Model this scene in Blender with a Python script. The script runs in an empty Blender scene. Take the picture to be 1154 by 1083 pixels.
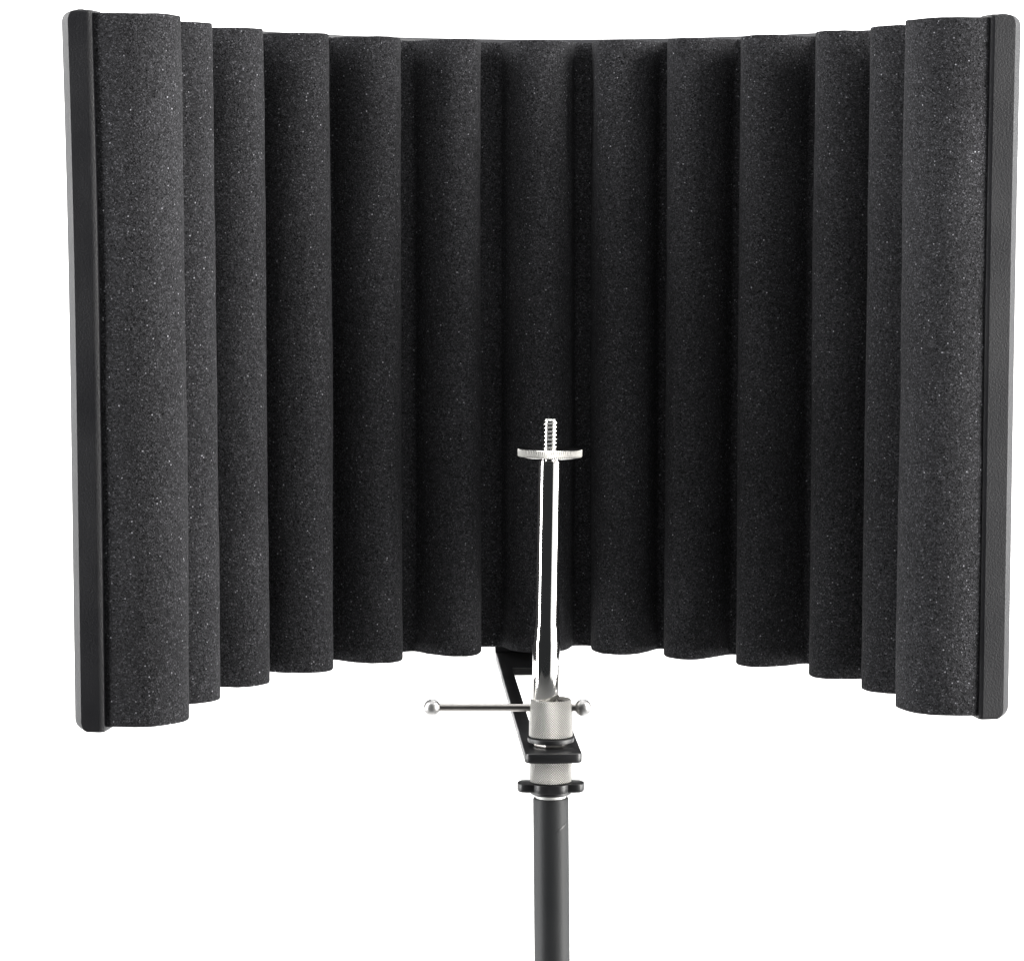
import bpy, math, random
from math import sin, cos, pi, radians, sqrt, atan2
from mathutils import Vector, Matrix, noise

random.seed(4)
scn = bpy.context.scene
COL = scn.collection
CZ = 1.42                                   # height of the camera above the studio floor

# ------------------------------------------------------------------ materials
def mat(name, color=(.5, .5, .5), rough=.5, metal=0., spec=.5):
    m = bpy.data.materials.new(name); m.use_nodes = True
    b = m.node_tree.nodes['Principled BSDF']
    b.inputs['Base Color'].default_value = (*color, 1)
    b.inputs['Roughness'].default_value = rough
    b.inputs['Metallic'].default_value = metal
    b.inputs['Specular IOR Level'].default_value = spec
    return m, m.node_tree.nodes, m.node_tree.links, b

def node(ns, kind, **kw):
    n = ns.new(kind)
    for k, v in kw.items(): setattr(n, k, v)
    return n

def math_node(ns, ls, op, a, b=None, c=None):
    n = node(ns, 'ShaderNodeMath', operation=op)
    for i, x in enumerate((a, b, c)):
        if x is None: continue
        if isinstance(x, (int, float)): n.inputs[i].default_value = x
        else: ls.new(x, n.inputs[i])
    return n.outputs[0]

def ramp(ns, ls, src, stops, interp='LINEAR'):
    r = node(ns, 'ShaderNodeValToRGB'); r.color_ramp.interpolation = interp
    el = r.color_ramp.elements
    while len(el) < len(stops): el.new(.5)
    for e, (p, c) in zip(el, stops):
        e.position = p; e.color = (c, c, c, 1) if isinstance(c, (int, float)) else (*c, 1)
    ls.new(src, r.inputs[0])
    return r.outputs[0]

def bump(ns, ls, b, h, strength, dist, prev=None):
    n = node(ns, 'ShaderNodeBump')
    n.inputs['Strength'].default_value = strength
    n.inputs['Distance'].default_value = dist
    ls.new(h, n.inputs['Height'])
    if prev is not None: ls.new(prev, n.inputs['Normal'])
    ls.new(n.outputs[0], b.inputs['Normal'])
    return n.outputs[0]

def foam_material():
    m, ns, ls, b = mat('acoustic_foam', rough=.95, spec=.12)
    tc = node(ns, 'ShaderNodeTexCoord').outputs['Object']
    # open cell structure: fine cells, each with its own tone, plus pores
    v1 = node(ns, 'ShaderNodeTexVoronoi'); v1.inputs['Scale'].default_value = 1900
    v2 = node(ns, 'ShaderNodeTexVoronoi'); v2.inputs['Scale'].default_value = 1100
    v3 = node(ns, 'ShaderNodeTexVoronoi'); v3.inputs['Scale'].default_value = 1250
    n1 = node(ns, 'ShaderNodeTexNoise'); n1.inputs['Scale'].default_value = 16; n1.inputs['Detail'].default_value = 3
    for n in (v1, v2, v3, n1): ls.new(tc, n.inputs['Vector'])
    sep = node(ns, 'ShaderNodeSeparateColor'); ls.new(v1.outputs['Color'], sep.inputs[0])
    tone = ramp(ns, ls, sep.outputs[0], [(0, .008), (.25, .019), (.75, .031), (.93, .050), (1, .086)])  # brightest cells add a finer layer of painted sparkle
    # dark pores
    sep2 = node(ns, 'ShaderNodeSeparateColor'); ls.new(v2.outputs['Color'], sep2.inputs[0])
    pore = math_node(ns, ls, 'MULTIPLY', math_node(ns, ls, 'GREATER_THAN', sep2.outputs[1], .93),
                     math_node(ns, ls, 'LESS_THAN', v2.outputs['Distance'], .45))
    # sparse glints off the cell walls, painted into the base colour
    sep3 = node(ns, 'ShaderNodeSeparateColor'); ls.new(v3.outputs['Color'], sep3.inputs[0])
    glint = math_node(ns, ls, 'MULTIPLY', math_node(ns, ls, 'GREATER_THAN', sep3.outputs[2], .955),
                    math_node(ns, ls, 'LESS_THAN', v3.outputs['Distance'], .42))
    cloud = ramp(ns, ls, n1.outputs['Fac'], [(.3, .85), (.7, 1.15)])
    t2 = math_node(ns, ls, 'MULTIPLY', tone, cloud)
    t3 = math_node(ns, ls, 'MULTIPLY', t2, math_node(ns, ls, 'SUBTRACT', 1, math_node(ns, ls, 'MULTIPLY', pore, .75)))
    amp = math_node(ns, ls, 'MULTIPLY', math_node(ns, ls, 'POWER', sep3.outputs[0], 4.0), .30)
    t4 = math_node(ns, ls, 'MULTIPLY_ADD', glint, amp, t3)
    comb = node(ns, 'ShaderNodeCombineColor')
    ls.new(t4, comb.inputs[0]); ls.new(math_node(ns, ls, 'MULTIPLY', t4, 1.0), comb.inputs[1])
    ls.new(math_node(ns, ls, 'MULTIPLY', t4, 1.08), comb.inputs[2])
    ls.new(comb.outputs[0], b.inputs['Base Color'])
    p = bump(ns, ls, b, v1.outputs['Distance'], .4, .0004)
    bump(ns, ls, b, sep2.outputs[0], .25, .0005, p)
    return m

def plastic_material(name, color, rough, bs=.25, scale=900, spec=.5):
    m, ns, ls, b = mat(name, color, rough, spec=spec)
    tc = node(ns, 'ShaderNodeTexCoord').outputs['Object']
    n1 = node(ns, 'ShaderNodeTexNoise'); n1.inputs['Scale'].default_value = scale; n1.inputs['Detail'].default_value = 2
    n2 = node(ns, 'ShaderNodeTexNoise'); n2.inputs['Scale'].default_value = 35; n2.inputs['Detail'].default_value = 4
    ls.new(tc, n1.inputs['Vector']); ls.new(tc, n2.inputs['Vector'])
    r = ramp(ns, ls, n2.outputs['Fac'], [(.3, rough - .06), (.7, rough + .06)])
    ls.new(r, b.inputs['Roughness'])
    bump(ns, ls, b, n1.outputs['Fac'], bs, .0003)
    return m

def metal_material(name, color, rough, smear=.03):
    m, ns, ls, b = mat(name, color, rough, 1.0)
    tc = node(ns, 'ShaderNodeTexCoord').outputs['Object']
    n2 = node(ns, 'ShaderNodeTexNoise'); n2.inputs['Scale'].default_value = 60; n2.inputs['Detail'].default_value = 5
    ls.new(tc, n2.inputs['Vector'])
    r = ramp(ns, ls, n2.outputs['Fac'], [(.3, max(rough - smear, .02)), (.7, rough + smear)])
    ls.new(r, b.inputs['Roughness'])
    return m

def knurl_material(name, k_around, k_up, k=1.):
    m, ns, ls, b = mat(name, (.74, .73, .70), .34, 1.0)
    tc = node(ns, 'ShaderNodeTexCoord').outputs['Object']
    s = node(ns, 'ShaderNodeSeparateXYZ'); ls.new(tc, s.inputs[0])
    th = math_node(ns, ls, 'ARCTAN2', s.outputs[1], s.outputs[0])
    a = math_node(ns, ls, 'MULTIPLY', th, k_around)
    z = math_node(ns, ls, 'MULTIPLY', s.outputs[2], k_up)
    g1 = math_node(ns, ls, 'ABSOLUTE', math_node(ns, ls, 'SINE', math_node(ns, ls, 'ADD', a, z)))
    g2 = math_node(ns, ls, 'ABSOLUTE', math_node(ns, ls, 'SINE', math_node(ns, ls, 'SUBTRACT', a, z)))
    h = math_node(ns, ls, 'MULTIPLY', g1, g2)
    n2 = node(ns, 'ShaderNodeTexNoise'); n2.inputs['Scale'].default_value = 900
    ls.new(tc, n2.inputs['Vector'])
    c = ramp(ns, ls, h, [(0, (.12 * k, .117 * k, .108 * k)), (.3, (.48 * k, .47 * k, .445 * k)), (1, (.66 * k, .65 * k, .62 * k))])
    ls.new(c, b.inputs['Base Color'])
    p = bump(ns, ls, b, h, .8, .0003)
    bump(ns, ls, b, n2.outputs['Fac'], .2, .0002, p)
    return m

FOAM = foam_material()
PLASTIC = plastic_material('textured_black_plastic', (.008, .008, .0095), .44, .45, 1300, .32)
SHELL = plastic_material('black_shell_plastic', (.016, .016, .020), .45, .15)
STEEL_BLACK = plastic_material('black_powder_coat', (.010, .010, .011), .38, .15, 1400)
CHROME = metal_material('polished_chrome', (.78, .77, .75), .08, .03)
NICKEL = metal_material('satin_nickel', (.46, .455, .45), .40, .05)
BRUSHED = metal_material('brushed_steel', (.34, .325, .31), .33, .04)
KNURL = knurl_material('knurled_nickel', 28, 3000, .58)
KNURL_FINE = knurl_material('fine_knurled_nickel', 50, 300, .72)
NYLON, *_ = mat('white_nylon', (.82, .82, .80), .45)

def pole_material():
    m, ns, ls, b = mat('grey_pole_paint', (.019, .020, .0215), .5, spec=.2)
    tc = node(ns, 'ShaderNodeTexCoord').outputs['Object']
    n1 = node(ns, 'ShaderNodeTexNoise'); n1.inputs['Scale'].default_value = 1100; n1.inputs['Detail'].default_value = 3
    n2 = node(ns, 'ShaderNodeTexNoise'); n2.inputs['Scale'].default_value = 28; n2.inputs['Detail'].default_value = 5
    ls.new(tc, n1.inputs['Vector']); ls.new(tc, n2.inputs['Vector'])
    c = ramp(ns, ls, n2.outputs['Fac'], [(.3, (.016, .017, .018)), (.7, (.023, .024, .025))])
    ls.new(c, b.inputs['Base Color'])
    bump(ns, ls, b, n1.outputs['Fac'], .2, .0003)
    return m
POLE = pole_material()

# ------------------------------------------------------------------ helpers
def link(o, parent=None):
    COL.objects.link(o)
    if parent is not None: o.parent = parent
    return o

def mesh_obj(name, verts, faces, m, parent=None, origin=(0, 0, 0), smooth=True, angle=40):
    """verts are world coordinates; the object's origin is set to `origin`."""
    og = Vector(origin)
    me = bpy.data.meshes.new(name)
    me.from_pydata([Vector(v) - og for v in verts], [], faces)
    me.materials.append(m)
    me.update()
    import bmesh
    bm = bmesh.new(); bm.from_mesh(me)
    bmesh.ops.recalc_face_normals(bm, faces=bm.faces)
    bm.to_mesh(me); bm.free()
    if smooth:
        me.shade_smooth()
        if angle: me.set_sharp_from_angle(angle=radians(angle))
    o = bpy.data.objects.new(name, me)
    o.location = og - parent.matrix_basis.translation if parent is not None else og
    return link(o, parent)

def thing(name, loc, label, cat):
    o = bpy.data.objects.new(name, None); o.location = loc
    o.empty_display_size = .02
    o['label'] = label; o['category'] = cat
    return link(o)

def lathe(profile, n=64, axis=None, close_top=True, close_bot=True):
    """profile: (r, z) from bottom to top; axis maps local xyz -> world."""
    vs, fs = [], []
    for r, z in profile:
        for k in range(n):
            a = 2 * pi * k / n
            vs.append(Vector((r * cos(a), r * sin(a), z)))
    for i in range(len(profile) - 1):
        for k in range(n):
            k2 = (k + 1) % n
            fs.append((i * n + k, i * n + k2, (i + 1) * n + k2, (i + 1) * n + k))
    if close_bot: fs.append(tuple(reversed(range(n))))
    if close_top: fs.append(tuple(range((len(profile) - 1) * n, len(profile) * n)))
    if axis is not None: vs = [axis @ v for v in vs]
    return vs, fs

def merge(*parts):
    V, F = [], []
    for vs, fs in parts:
        b = len(V); V += list(vs); F += [tuple(i + b for i in f) for f in fs]
    return V, F

def axis_at(x, y, z, lean=0., nod=0.):
    return Matrix.Translation((x, y, z)) @ Matrix.Rotation(lean, 4, 'Y') @ Matrix.Rotation(nod, 4, 'X')

def prism(poly, z0, z1, bev=.0006, seg=2, holes=None):
    """vertical extrusion of a plan polygon with small rounded rims."""
    import bmesh
    bm = bmesh.new()
    vs = [bm.verts.new((x, y, z0)) for x, y in poly]
    f = bm.faces.new(vs)
    r = bmesh.ops.extrude_face_region(bm, geom=[f])
    up = [g for g in r['geom'] if isinstance(g, bmesh.types.BMVert)]
    bmesh.ops.translate(bm, vec=(0, 0, z1 - z0), verts=up)
    bm.edges.ensure_lookup_table()
    rim = [e for e in bm.edges if abs(e.verts[0].co.z - e.verts[1].co.z) < 1e-7]
    if bev: bmesh.ops.bevel(bm, geom=rim, offset=bev, segments=seg, affect='EDGES', profile=.5)
    bm.verts.index_update()
    V = [v.co.copy() for v in bm.verts]; F = [tuple(v.index for v in f.verts) for f in bm.faces]
    bm.free()
    return V, F

# ------------------------------------------------------------------ plan of the shield
PTS = [Vector(p) for p in ((-0.1393, 1.23472), (-0.13172, 1.28266), (-0.11503, 1.32256), (-0.08914, 1.3594),
       (-0.05917, 1.38805), (-0.02434, 1.40781), (0.01264, 1.41783), (0.04961, 1.41365), (0.083, 1.39915),
       (0.1138, 1.37663), (0.14308, 1.34513), (0.16134, 1.308), (0.16993, 1.2622))]
NR = len(PTS)
def frame(u):
    if u <= 0: i, t = 0, 0.
    elif u >= NR - 1: i, t = NR - 2, 1.
    else: i, t = int(u), u - int(u)
    def P(k):
        if k < 0: return PTS[0] * 2 - PTS[1]
        if k > NR - 1: return PTS[-1] * 2 - PTS[-2]
        return PTS[k]
    a, b, c, d = P(i - 1), P(i), P(i + 1), P(i + 2)
    p = .5 * ((2 * b) + (c - a) * t + (2 * a - 5 * b + 4 * c - d) * t * t + (3 * b - a - 3 * c + d) * t ** 3)
    g = .5 * ((c - a) + 2 * (2 * a - 5 * b + 4 * c - d) * t + 3 * (3 * b - a - 3 * c + d) * t * t)
    L = g.length; g = g / L
    if u < 0: p = p + g * (u * L)
    if u > NR - 1: p = p + g * ((u - NR + 1) * L)
    return p, g, Vector((g.y, -g.x)), L           # point, tangent, normal into the booth, metres per unit
def at(u, n):
    p, g, nn, L = frame(u)
    return p + nn * n

ZT, ZB = CZ + .0783, CZ - .2217
ZM = (ZT + ZB) / 2
def flare(v):
    """the free ends of the shield lean out a touch towards the top"""
    x, y, z = v
    w = max(-1.2, min(1.2, (x - .0126) / .17)); w = w * abs(w)
    k = max(0., (z - ZM) / .15)
    return (x + w * (.0011 if w < 0 else .0004) * k * k, y, z)

AMP, WID, BACK = .0265, .0304, -.0355
# wavy front line as (u, n)
line = []
E0 = .90
SHIFT = [0, .0010, .0020, .0017, .0012, .0015, .0018, 0, -.0023, -.0022, -.0007, -.0014, -.0014]   # ribs are not quite evenly spaced
def wid(i): return WID - .0028 * max(0, 1 - (abs(i - 6.3) / 3.2) ** 2)   # ribs across the middle are a little slimmer
for i in range(NR):
    L = frame(i)[3]
    ph0 = -90 if i > 0 else 0
    ph1 = 90 if i < NR - 1 else 0
    for k in range(31):
        ph = radians(-90 + 6 * k)
        if math.degrees(ph) < ph0 - .1 or math.degrees(ph) > ph1 + .1: continue
        s, c = sin(ph), abs(cos(ph))
        line.append((i + (SHIFT[i] + wid(i) / 2 * math.copysign(abs(s) ** E0, s)) / L, AMP * (c ** E0 - 1)))
END_T, END_N = .0235, .026
def end_curve(i, sgn):
    L = frame(i)[3]; out = []
    for k in range(1, 21):
        ph = radians(4.5 * k)
        out.append((i + sgn * END_T * sin(ph) ** .9 / L, -END_N * (1 - cos(ph) ** .9 if ph < pi / 2 - 1e-4 else 1)))
    for k in range(1, 5):
        out.append((i + sgn * (END_T - .0004 * k) / L, -END_N + (BACK + .001 + END_N) * k / 4))
    return out
line = list(reversed(end_curve(0, -1))) + line + end_curve(NR - 1, 1)
# world plan points, resampled evenly and slightly softened
def plan(line):
    return [at(u, n) for u, n in line]
fp = plan(line)
cum = [0.]
for a, b in zip(fp, fp[1:]): cum.append(cum[-1] + (b - a).length)
NP = 760
samp, j = [], 0
for k in range(NP + 1):
    s = cum[-1] * k / NP
    while j < len(cum) - 2 and cum[j + 1] < s: j += 1
    t = (s - cum[j]) / max(cum[j + 1] - cum[j], 1e-9)
    u = line[j][0] + (line[j + 1][0] - line[j][0]) * t
    samp.append((fp[j].lerp(fp[j + 1], t), u))
pl = [p for p, u in samp]; us = [u for p, u in samp]
for it in range(4):
    q = pl[:]
    for k in range(1, NP): q[k] = pl[k] * .5 + (pl[k - 1] + pl[k + 1]) * .25
    pl = q
# outward normals of the front line (towards the booth)
fn = []
for k in range(NP + 1):
    a, b = pl[max(k - 1, 0)], pl[min(k + 1, NP)]
    g = (b - a).normalized(); fn.append(Vector((g.y, -g.x)))
usm = us[:]
for it in range(40):
    q = usm[:]
    for k in range(1, NP): q[k] = usm[k] * .5 + (usm[k - 1] + usm[k + 1]) * .25
    usm = q
bk = [at(u, BACK) for u in usm]

shield = thing('acoustic_shield', (0.0126, 1.33, ZB), 'curved black vocal booth shield lined with upright dark foam ridges', 'acoustic shield')

# foam: front rows, rounded rims, back, top and bottom
rows = []
R = .0007
NZ = 34
zs = [0, .25, .6, 1.0]
rowdef = []                                            # (height fraction 0..1 along body, inset)
for a in (0, 22, 45, 67, 90): rowdef.append(('b', R * (1 - sin(radians(a))), R * (1 - cos(radians(a)))))
for k in range(1, NZ): rowdef.append(('m', k / NZ, 0))
for a in (90, 67, 45, 22, 0): rowdef.append(('t', R * (1 - sin(radians(a))), R * (1 - cos(radians(a)))))
V, F = [], []
def edge_wob(k, top):
    p = pl[k]
    return .0007 * noise.noise(Vector((p.x * 60, p.y * 60, 3.1 if top else 9.7))) * .5 + \
           .00015 * noise.noise(Vector((p.x * 260, p.y * 260, 5.1 if top else 1.7)))
for kind, a, b in rowdef:
    for k in range(NP + 1):
        zb, zt = ZB + edge_wob(k, False), ZT + edge_wob(k, True)
        p = pl[k]
        if kind == 'b': z, ins = zb + b, a
        elif kind == 't': z, ins = zt - b, a
        else: z, ins = zb + R + (zt - zb - 2 * R) * a, 0
        # soft foam is never quite true
        d = .0006 * noise.noise(Vector((p.x * 28, p.y * 28, z * 9))) + .00025 * noise.noise(Vector((p.x * 110, p.y * 110, z * 60)))
        q = p + fn[k] * (d - ins)
        V.append(flare((q.x, q.y, z)))
W = NP + 1
for r in range(len(rowdef) - 1):
    for k in range(NP):
        F.append((r * W + k, r * W + k + 1, (r + 1) * W + k + 1, (r + 1) * W + k))
nb = len(V)
for top in (False, True):
    for k in range(NP + 1):
        z = (ZT if top else ZB)
        V.append(flare((bk[k].x, bk[k].y, z)))
for k in range(NP):
    F.append((k, nb + k, nb + k + 1, k + 1))                                       # bottom
    o = (len(rowdef) - 1) * W
    F.append((o + k, o + k + 1, nb + W + k + 1, nb + W + k))                         # top
    F.append((nb + k, nb + W + k, nb + W + k + 1, nb + k + 1))                       # back
for k in (0, NP):
    F.append(tuple([r * W + k for r in range(len(rowdef))] + [nb + W + k, nb + k]))
mesh_obj('foam_lining', V, F, FOAM, shield, (0.0126, 1.33, ZB), angle=55)

# outer shell
SH0, SH1 = BACK - .0006, BACK - .0048
UE = .014
u0, u1 = -UE / frame(0)[3], NR - 1 + UE / frame(NR - 1)[3]
N = 160
prof = []
zt_s, zb_s = ZT + .0022, ZB - .0006
rr = .0010
ring = [(SH0 - rr, zb_s), (SH0 - .0003, zb_s + .0003), (SH0, zb_s + rr), (SH0, zt_s - rr), (SH0 - .0003, zt_s - .0003), (SH0 - rr, zt_s),
        (SH1 + rr, zt_s), (SH1 + .0003, zt_s - .0003), (SH1, zt_s - rr), (SH1, zb_s + rr), (SH1 + .0003, zb_s + .0003), (SH1 + rr, zb_s)]
V, F = [], []
for k in range(N + 1):
    u = u0 + (u1 - u0) * k / N
    for n, z in ring:
        p = at(u, n); V.append(flare((p.x, p.y, z)))
M = len(ring)
for k in range(N):
    for j in range(M):
        F.append((k * M + j, k * M + (j + 1) % M, (k + 1) * M + (j + 1) % M, (k + 1) * M + j))
F.append(tuple(range(M))); F.append(tuple(N * M + j for j in range(M)))
mesh_obj('outer_shell', V, F, SHELL, shield, (0.0126, 1.33, ZB))

# end caps: channel mouldings over the two free edges
def end_cap(i, sgn, zt, zb, n_in, width, t_face, ch_out, ch_in):
    p0, g, nn, L = frame(i)
    tb = .0155
    n_out = n_in - width
    base = [(t_face - ch_in * 1.3, n_in)]
    base += [(t_face - ch_in * .75, n_in - ch_in * .12), (t_face - ch_in * .2, n_in - ch_in * .7), (t_face, n_in - ch_in * 1.15)]
    c_t = ch_out * 1.45                                     # flat outer chamfer with softened arrises
    base += [(t_face, n_out + ch_out * 1.06), (t_face - c_t * .03, n_out + ch_out * 1.0), (t_face - c_t * .09, n_out + ch_out * .93),
             (t_face - c_t * .90, n_out + ch_out * .08), (t_face - c_t * .98, n_out + ch_out * .015)]
    base += [(t_face - c_t * 1.08, n_out), (tb - .004, n_out), (tb - .004, n_in)]
    rc, rt = .0048, .0009
    levels = []
    for a in range(0, 9):
        ph = radians(90 * a / 8)
        levels.append((rc * (1 - sin(ph)) , rc * (1 - cos(ph)), a))
    rowsz = [(zb + d_z, ins) for ins, d_z, a in levels]      # from bottom: big inset to none
    nmid = 12
    rowsz += [(zb + rc + (zt - zb - 2 * rc) * k / nmid, 0) for k in range(1, nmid)]
    rowsz += [(zt - d_z, ins) for ins, d_z, a in reversed(levels)]
    V, F = [], []
    for z, ins in rowsz:
        edge = min(z - zb, zt - z)
        fi = rt * (1 - sqrt(max(0, 1 - (1 - min(edge / rt, 1)) ** 2)))
        f = (width - ins) / width
        for t, n in base:
            n2 = n_in + (n - n_in) * f
            t2 = t - (fi if t > t_face - .004 else 0)
            if n2 > n_in - .002: n2 = n2 - fi * .6
            q = p0 + g * (sgn * t2) + nn * n2
            V.append(flare((q.x, q.y, z)))
    M = len(base)
    for r in range(len(rowsz) - 1):
        for j in range(M):
            F.append((r * M + j, r * M + (j + 1) % M, (r + 1) * M + (j + 1) % M, (r + 1) * M + j))
    F.append(tuple(range(M))); F.append(tuple((len(rowsz) - 1) * M + j for j in range(M)))
    return mesh_obj('end_cap', V, F, PLASTIC, shield, (p0.x, p0.y, ZB), angle=21)
end_cap(0, -1, ZT + .0012, ZB - .0022, -.0302, .0146, .0255, .0044, .0020)
end_cap(NR - 1, 1, ZT + .0012, ZB - .0018, -.0289, .0154, .0250, .0044, .0014)

# slotted steel bracket running from the shell to the clamp
PZ0, PZ1 = CZ - .2302, CZ - .2262
def plate_xy(s, w):                                         # s metres back from the front edge, w across
    ax = Vector((.01725, 1.1795)); d = Vector((-.0510, .9987))
    c = Vector((d.y, -d.x))
    p = ax + d * s + c * w
    return (p.x, p.y)
HW, SL, S0, S1, S2 = .01185, .0056, .0245, .2235, .274
def arc(cx, cy, r, a0, a1, n=5):
    return [(cx + r * cos(radians(a0 + (a1 - a0) * k / n)), cy + r * sin(radians(a0 + (a1 - a0) * k / n))) for k in range(n + 1)]
rad = .003
outer_r = [(S0 - .004, SL * 0)]
# two C-shaped halves would overlap: build the plate as front pad, two arms and rear pad in one outline with a slit seam
out = []
out += [plate_xy(rad - rad * cos(radians(a)), -HW + rad - rad * sin(radians(a))) for a in (90, 67, 45, 22, 0)]
out += [plate_xy(-.0006, -HW * .5), plate_xy(-.0009, 0), plate_xy(-.0006, HW * .5)]
out += [plate_xy(rad - rad * cos(radians(a)), HW - rad + rad * sin(radians(a))) for a in (0, 22, 45, 67, 90)]
out += [plate_xy(S2, HW), plate_xy(S2, -HW)]
slot = [plate_xy(S0 + SL - SL * sin(radians(a)), SL * cos(radians(a))) for a in (0, 30, 60, 90, 120, 150, 180)] + \
       [plate_xy(S1, -SL), plate_xy(S1, SL)]
def plate_with_slot(out, slot, z0, z1, bev=.0005):
    import bmesh
    bm = bmesh.new()
    def loop(pts):
        vs = [bm.verts.new((x, y, z0)) for x, y in pts]
        return [bm.edges.new((vs[k], vs[(k + 1) % len(vs)])) for k in range(len(vs))]
    es = loop(out) + loop(slot)
    r = bmesh.ops.triangle_fill(bm, use_beauty=True, use_dissolve=False, edges=es)
    fs = [g for g in r['geom'] if isinstance(g, bmesh.types.BMFace)]
    ex = bmesh.ops.extrude_face_region(bm, geom=fs)
    up = [g for g in ex['geom'] if isinstance(g, bmesh.types.BMVert)]
    bmesh.ops.translate(bm, vec=(0, 0, z1 - z0), verts=up)
    bm.normal_update()
    rim = [e for e in bm.edges if len(e.link_faces) == 2 and e.calc_face_angle(0) > 1.2 and abs(e.verts[0].co.z - e.verts[1].co.z) < 1e-6]
    bmesh.ops.bevel(bm, geom=rim, offset=bev, segments=2, affect='EDGES', profile=.5)
    bm.verts.index_update()
    V = [v.co.copy() for v in bm.verts]; F = [tuple(v.index for v in f.verts) for f in bm.faces]
    bm.free(); return V, F
V, F = plate_with_slot(out, slot, PZ0, PZ1)
bracket = mesh_obj('mounting_bracket', V, F, STEEL_BLACK, shield, (.01725, 1.1795, PZ0), angle=35)
# upright tab at the rear of the bracket, bolted to the back of the shell
bx0 = [plate_xy(S2 - .002, -HW), plate_xy(S2 - .002, HW), plate_xy(S2 + .0015, HW), plate_xy(S2 + .0015, -HW)]
V, F = prism(bx0, PZ1 - .0005, PZ1 + .05, .0005)
mesh_obj('bracket_tab', V, F, STEEL_BLACK, bracket, (.01725, 1.1795, PZ0), angle=35)
for o in list(bracket.children): o.location = (0, 0, 0)

# ------------------------------------------------------------------ microphone stand
SX, SY = .01625, 1.197
stand = thing('microphone_stand', (SX + .012, SY, 0), 'dark grey tubular microphone stand pole with a black winged locking ring on top', 'microphone stand')
ptop = CZ - .2478
lean = -atan2(.011, ptop)
pa = Matrix.Translation((SX, SY, ptop)) @ Matrix.Rotation(lean, 4, 'Y')
r = .00748
vs = lathe([(r + .0006, -ptop + .002), (r + .0006, -ptop + .3), (r, -ptop + .302), (r, -.0008), (r - .0003, -.0002), (r - .0012, 0), (r - .0017, -.0003), (r - .0018, -.003)], 72, pa)
mesh_obj('pole', *vs, POLE, stand, (SX, SY, ptop))
# small pressed nick in the tube, just under the top
nick_a = pa @ Matrix.Rotation(radians(-52), 4, 'Z')
def nick():
    V, F = [], []
    n = 14
    for k in range(n + 1):
        s = k / n * 2 - 1
        th = s * .34
        z = -.0118 + s * .0016 
        w = .00042 * sqrt(max(0, 1 - s * s)) + .00002
        for dz in (-w, w):
            for rr_ in (r - .0006, r + .00012):
                V.append(nick_a @ Vector((rr_ * cos(th), rr_ * sin(th), z + dz)))
    for k in range(n):
        a, b = k * 4, (k + 1) * 4
        F += [(a, a + 1, b + 1, b), (a + 1, a + 3, b + 3, b + 1), (a + 3, a + 2, b + 2, b + 3), (a + 2, a, b, b + 2)]
    F += [(0, 2, 3, 1), (n * 4, n * 4 + 1, n * 4 + 3, n * 4 + 2)]
    return V, F
mesh_obj('clutch_slit', *nick(), STEEL_BLACK, stand, (SX, SY, ptop))
# white bushing between tube and ring
vs = lathe([(.0060, CZ - .2482), (.0064, CZ - .2480), (.0064, CZ - .2458), (.0060, CZ - .2456)], 48, Matrix.Translation((SX, SY, 0)))
mesh_obj('bushing', *vs, NYLON, stand, (SX, SY, ptop))
# winged locking ring
def ring_poly():
    pts = []
    n = 96
    for k in range(n):
        a = 2 * pi * k / n
        rb = .0092
        # broad ears left and right with blunt ends, small flats between
        x, y = cos(a), sin(a)
        ear = max(0, abs(x) - .80) / .20
        rr_ = rb + .0046 * min(1, ear * 1.5) + .0003 * cos(6 * a)
        pts.append((SX + rr_ * cos(a), SY + rr_ * sin(a)))
    return pts
V1 = prism(ring_poly(), CZ - .2450, CZ - .2414, .0005, 2)
V2 = lathe([(.0080, CZ - .2464), (.0086, CZ - .2460), (.0086, CZ - .2449), (.0084, CZ - .2447)], 64, Matrix.Translation((SX, SY, 0)))
mesh_obj('locking_ring', *merge(V1, V2), STEEL_BLACK, stand, (SX, SY, CZ - .2412), angle=35)

# ------------------------------------------------------------------ knurled clamp with sliding T-bar
clamp = thing('stand_clamp', (SX, SY, CZ - .2412), 'knurled nickel clamp sleeve with ball ended sliding bar, gripping the slotted bracket', 'clamp')
A0 = Matrix.Translation((SX, SY, 0))
rt_, rb_ = .00855, .00915
zt0, zb0 = CZ - .2062, CZ - .2219
vs = lathe([(rb_ - .0004, zb0), (rb_, zb0 + .0004), (rb_, zb0 + .004), (rt_ + .0002, zt0 - .003), (rt_, zt0 - .0006), (rt_ - .0004, zt0 - .0001),
            (rt_ - .0008, zt0), (rt_ - .0012, zt0 - .0004), (.0071, zt0 - .0012), (.0068, zt0 - .0042)], 96, A0)
mesh_obj('clamp_sleeve', *vs, KNURL, clamp, (SX, SY, zb0), angle=30)
# polished collet ring inside the mouth
vs = lathe([(.0066, zt0 - .0045), (.0066, zt0 - .0017), (.0063, zt0 - .0013), (.0059, zt0 - .0015), (.0058, zt0 - .0045)], 64, A0, False, False)
mesh_obj('collet', *vs, CHROME, clamp, (SX, SY, zb0))
# washer and nut under the sleeve
vs = lathe([(.0089, CZ - .2243), (.0096, CZ - .2240), (.0097, CZ - .2232), (.0096, CZ - .2224), (.0090, CZ - .2221)], 72, A0)
mesh_obj('washer', *vs, STEEL_BLACK, clamp, (SX, SY, zb0))
hexp = [(SX + .0071 * cos(radians(60 * k + 12)), SY + .0071 * sin(radians(60 * k + 12))) for k in range(6)]
mesh_obj('hex_nut', *prism(hexp, CZ - .2261, CZ - .2244, .0003), BRUSHED, clamp, (SX, SY, zb0), angle=30)
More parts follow.
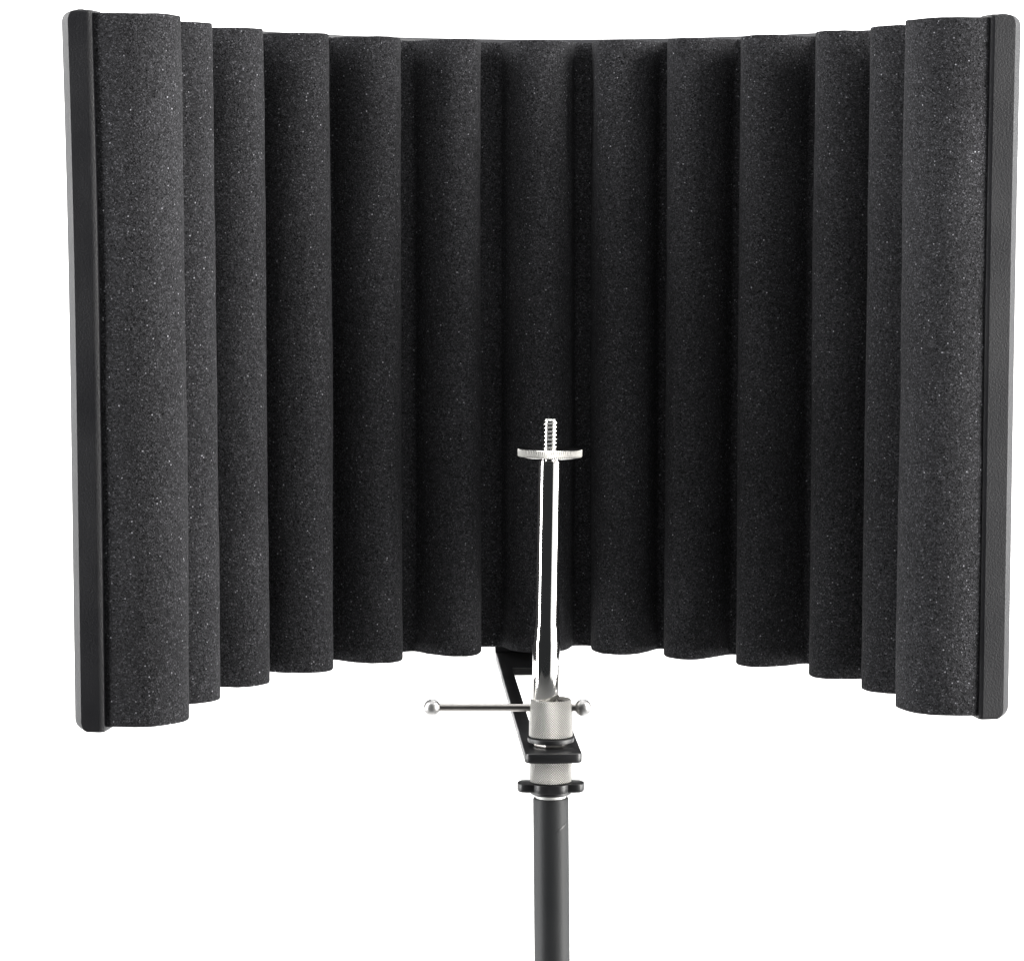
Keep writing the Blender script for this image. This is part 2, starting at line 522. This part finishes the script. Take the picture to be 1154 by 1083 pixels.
# lower knurled sleeve
z1, z0 = CZ - .2304, CZ - .2411
vs = lathe([(.0084, z0), (.0088, z0 + .0004), (.0089, z0 + .001), (.0089, z1 - .0008), (.0086, z1 - .0002), (.0080, z1)], 96, A0)
mesh_obj('lower_sleeve', *vs, KNURL, clamp, (SX, SY, z0), angle=30)
# T-bar
zbar = CZ - .2099
xl, xr = -.0334, .0297
X = Matrix.Translation((0, SY, zbar)) @ Matrix.Rotation(pi / 2, 4, 'Y')
vs = lathe([(.00160, xl), (.00160, xr)], 32, X)
bar = mesh_obj('sliding_bar', *vs, BRUSHED, clamp, (SX, SY, zbar))
for xx in (xl, xr):
    pr = []
    for k in range(0, 25):
        a = -pi / 2 + pi * k / 24
        pr.append((max(.00355 * cos(a), .00002), xx + .00355 * sin(a)))
    b = mesh_obj('ball_end', *lathe(pr, 40, X), NICKEL, None, (xx, SY, zbar), angle=0)
    b.parent = bar; b.location = (xx - SX, 0, 0)
# set screw head at the left of the lower sleeve (small bright edge in the photo)
# ------------------------------------------------------------------ chrome microphone post
tl = atan2(.00155, .095)
TZ = CZ - .1062
PA = Matrix.Translation((.01566, SY - .0002, TZ)) @ Matrix.Rotation(tl, 4, 'Y')
post = thing('microphone_post', (SX, SY, CZ - .2085), 'polished chrome microphone post with threaded stud and flat knurled flange', 'microphone mount')
po = (.01566, SY, TZ)
r1, r2 = .0048, .0057
zl = -(CZ - .1062 - (CZ - .2100))
vs = lathe([(r2 - .0003, zl), (r2, zl + .0006), (r2, -.0765), (r2 - .0001, -.0755), (r2 - .0004, -.0742), (r1 + .00035, -.0705), (r1 + .00008, -.0685), (r1, -.066),
            (r1, -.0006), (r1 - .0002, -.0001), (r1 - .0008, 0)], 72, PA)
mesh_obj('tube', *vs, CHROME, post, po, angle=40)
vs = lathe([(.0024, -.0001), (.0024, .0018)], 40, PA)
mesh_obj('neck', *vs, CHROME, post, po)
# flange with finely knurled rim
fz0, fz1, fr = .0013, .0050, .01345
vs = lathe([(.0022, fz0), (fr - .0008, fz0), (fr - .0002, fz0 + .0003), (fr, fz0 + .0007), (fr, fz1 - .0007), (fr - .0002, fz1 - .0003), (fr - .0008, fz1), (.0030, fz1)], 128, PA)
fl = mesh_obj('flange', *vs, KNURL_FINE, post, po, angle=30)
fl.data.materials.append(CHROME)                            # turned, polished faces; knurled rim
for f in fl.data.polygons:
    if abs(f.normal.z) > .85: f.material_index = 1
# threaded stud: a true helix
def stud():
    n, z0, z1, pitch = 48, fz1 - .0008, .0172, .00166
    nz = 130
    V, F = [], []
    for i in range(nz + 1):
        z = z0 + (z1 - z0) * i / nz
        for k in range(n):
            a = 2 * pi * k / n
            f = ((z / pitch) - a / (2 * pi)) % 1.
            tri = 1 - abs(2 * f - 1)
            h = min(1, max(0, (tri - .12) / .72))
            rr_ = .00258 + .00078 * h
            e = (z1 - z) / .0011
            if e < 1: rr_ = min(rr_, .0023 + .0010 * max(e, 0) ** .7)
            V.append(PA @ Vector((rr_ * cos(a), rr_ * sin(a), z)))
    for i in range(nz):
        for k in range(n):
            k2 = (k + 1) % n
            F.append((i * n + k, i * n + k2, (i + 1) * n + k2, (i + 1) * n + k))
    F.append(tuple(range(n))); F.append(tuple(nz * n + k for k in range(n)))
    return V, F
mesh_obj('threaded_stud', *stud(), CHROME, post, po, angle=50)

# ------------------------------------------------------------------ studio sweep
def sweep():
    prof = [(-2.2, 0.)]
    rc, yb = .7, 3.4
    prof += [(yb - rc + rc * sin(radians(a)), rc - rc * cos(radians(a))) for a in range(0, 91, 5)]
    prof += [(yb, 3.6)]
    V, F = [], []
    for y, z in prof:
        V += [(-3.2, y, z), (3.2, y, z)]
    for k in range(len(prof) - 1): F.append((2 * k, 2 * k + 1, 2 * k + 3, 2 * k + 2))
    return V, F
PAPER, ns, ls, b = mat('white_background_paper', (.82, .82, .815), .9, spec=.1)
sw = mesh_obj('backdrop', *sweep(), PAPER, angle=0)
sw['kind'] = 'structure'

# ------------------------------------------------------------------ lamps
def area(name, loc, target, sx, sy, power, color=(1, 1, 1), spread=180):
    d = bpy.data.lights.new(name, 'AREA'); d.shape = 'RECTANGLE'; d.size = sx; d.size_y = sy
    d.energy = power; d.color = color; d.spread = radians(spread)
    o = bpy.data.objects.new(name, d); o.location = loc
    o.rotation_euler = (Vector(target) - Vector(loc)).to_track_quat('-Z', 'Y').to_euler()
    COL.objects.link(o); return o
# background lamps
area('background_lamp', (-1.5, 1.9, 1.5), (-.1, 3.4, 1.15), .5, 1.4, 60)
area('background_lamp', (1.5, 1.9, 1.5), (.1, 3.4, 1.15), .5, 1.4, 60)
area('background_lamp', (0, 2.1, 2.6), (0, 3.2, .9), 2.0, .5, 45)
# side softboxes, tall, just in front of the shield; a low ceiling box; two rim strips behind
area('key_softbox', (.92, 1.04, 1.50), (.0, 1.3, 1.38), .46, 1.3, 38, (1, .985, .96))
area('strip_softbox', (.76, .66, 1.24), (.02, 1.2, 1.30), .58, .70, 1.7)
area('fill_softbox', (-.90, 1.08, 1.50), (.02, 1.3, 1.38), .26, 1.3, 21)
area('top_softbox', (0, 1.08, 1.82), (0, 1.36, 1.44), .9, .22, 2.3)
area('rim_softbox', (-1.0, 2.1, 1.94), (-.18, 1.2, 1.5), .34, .66, 1.2)
area('rim_softbox', (.88, 2.07, 1.80), (.2, 1.25, 1.5), .30, .8, .1)

w = bpy.data.worlds.new('World'); scn.world = w; w.use_nodes = True
bg = w.node_tree.nodes['Background']
bg.inputs[0].default_value = (.90, .95, 1, 1); bg.inputs[1].default_value = .03

# ------------------------------------------------------------------ camera
cam = bpy.data.cameras.new('Camera'); co = bpy.data.objects.new('Camera', cam); COL.objects.link(co)
co.location = (0, 0, CZ); co.rotation_euler = (radians(90 - 5.472), 0, 0)
cam.sensor_width = 36; cam.lens = 3268.1 * 36 / 1154; cam.clip_start = .05; cam.clip_end = 50
scn.camera = co

scn.view_settings.view_transform = 'Standard'
scn.view_settings.look = 'None'
scn.view_settings.exposure = 0; scn.view_settings.gamma = 1
scn.view_settings.use_curve_mapping = False
scn.render.engine = 'CYCLES'
scn.cycles.max_bounces = 8
scn.cycles.use_denoising = True
scn.render.film_transparent = False
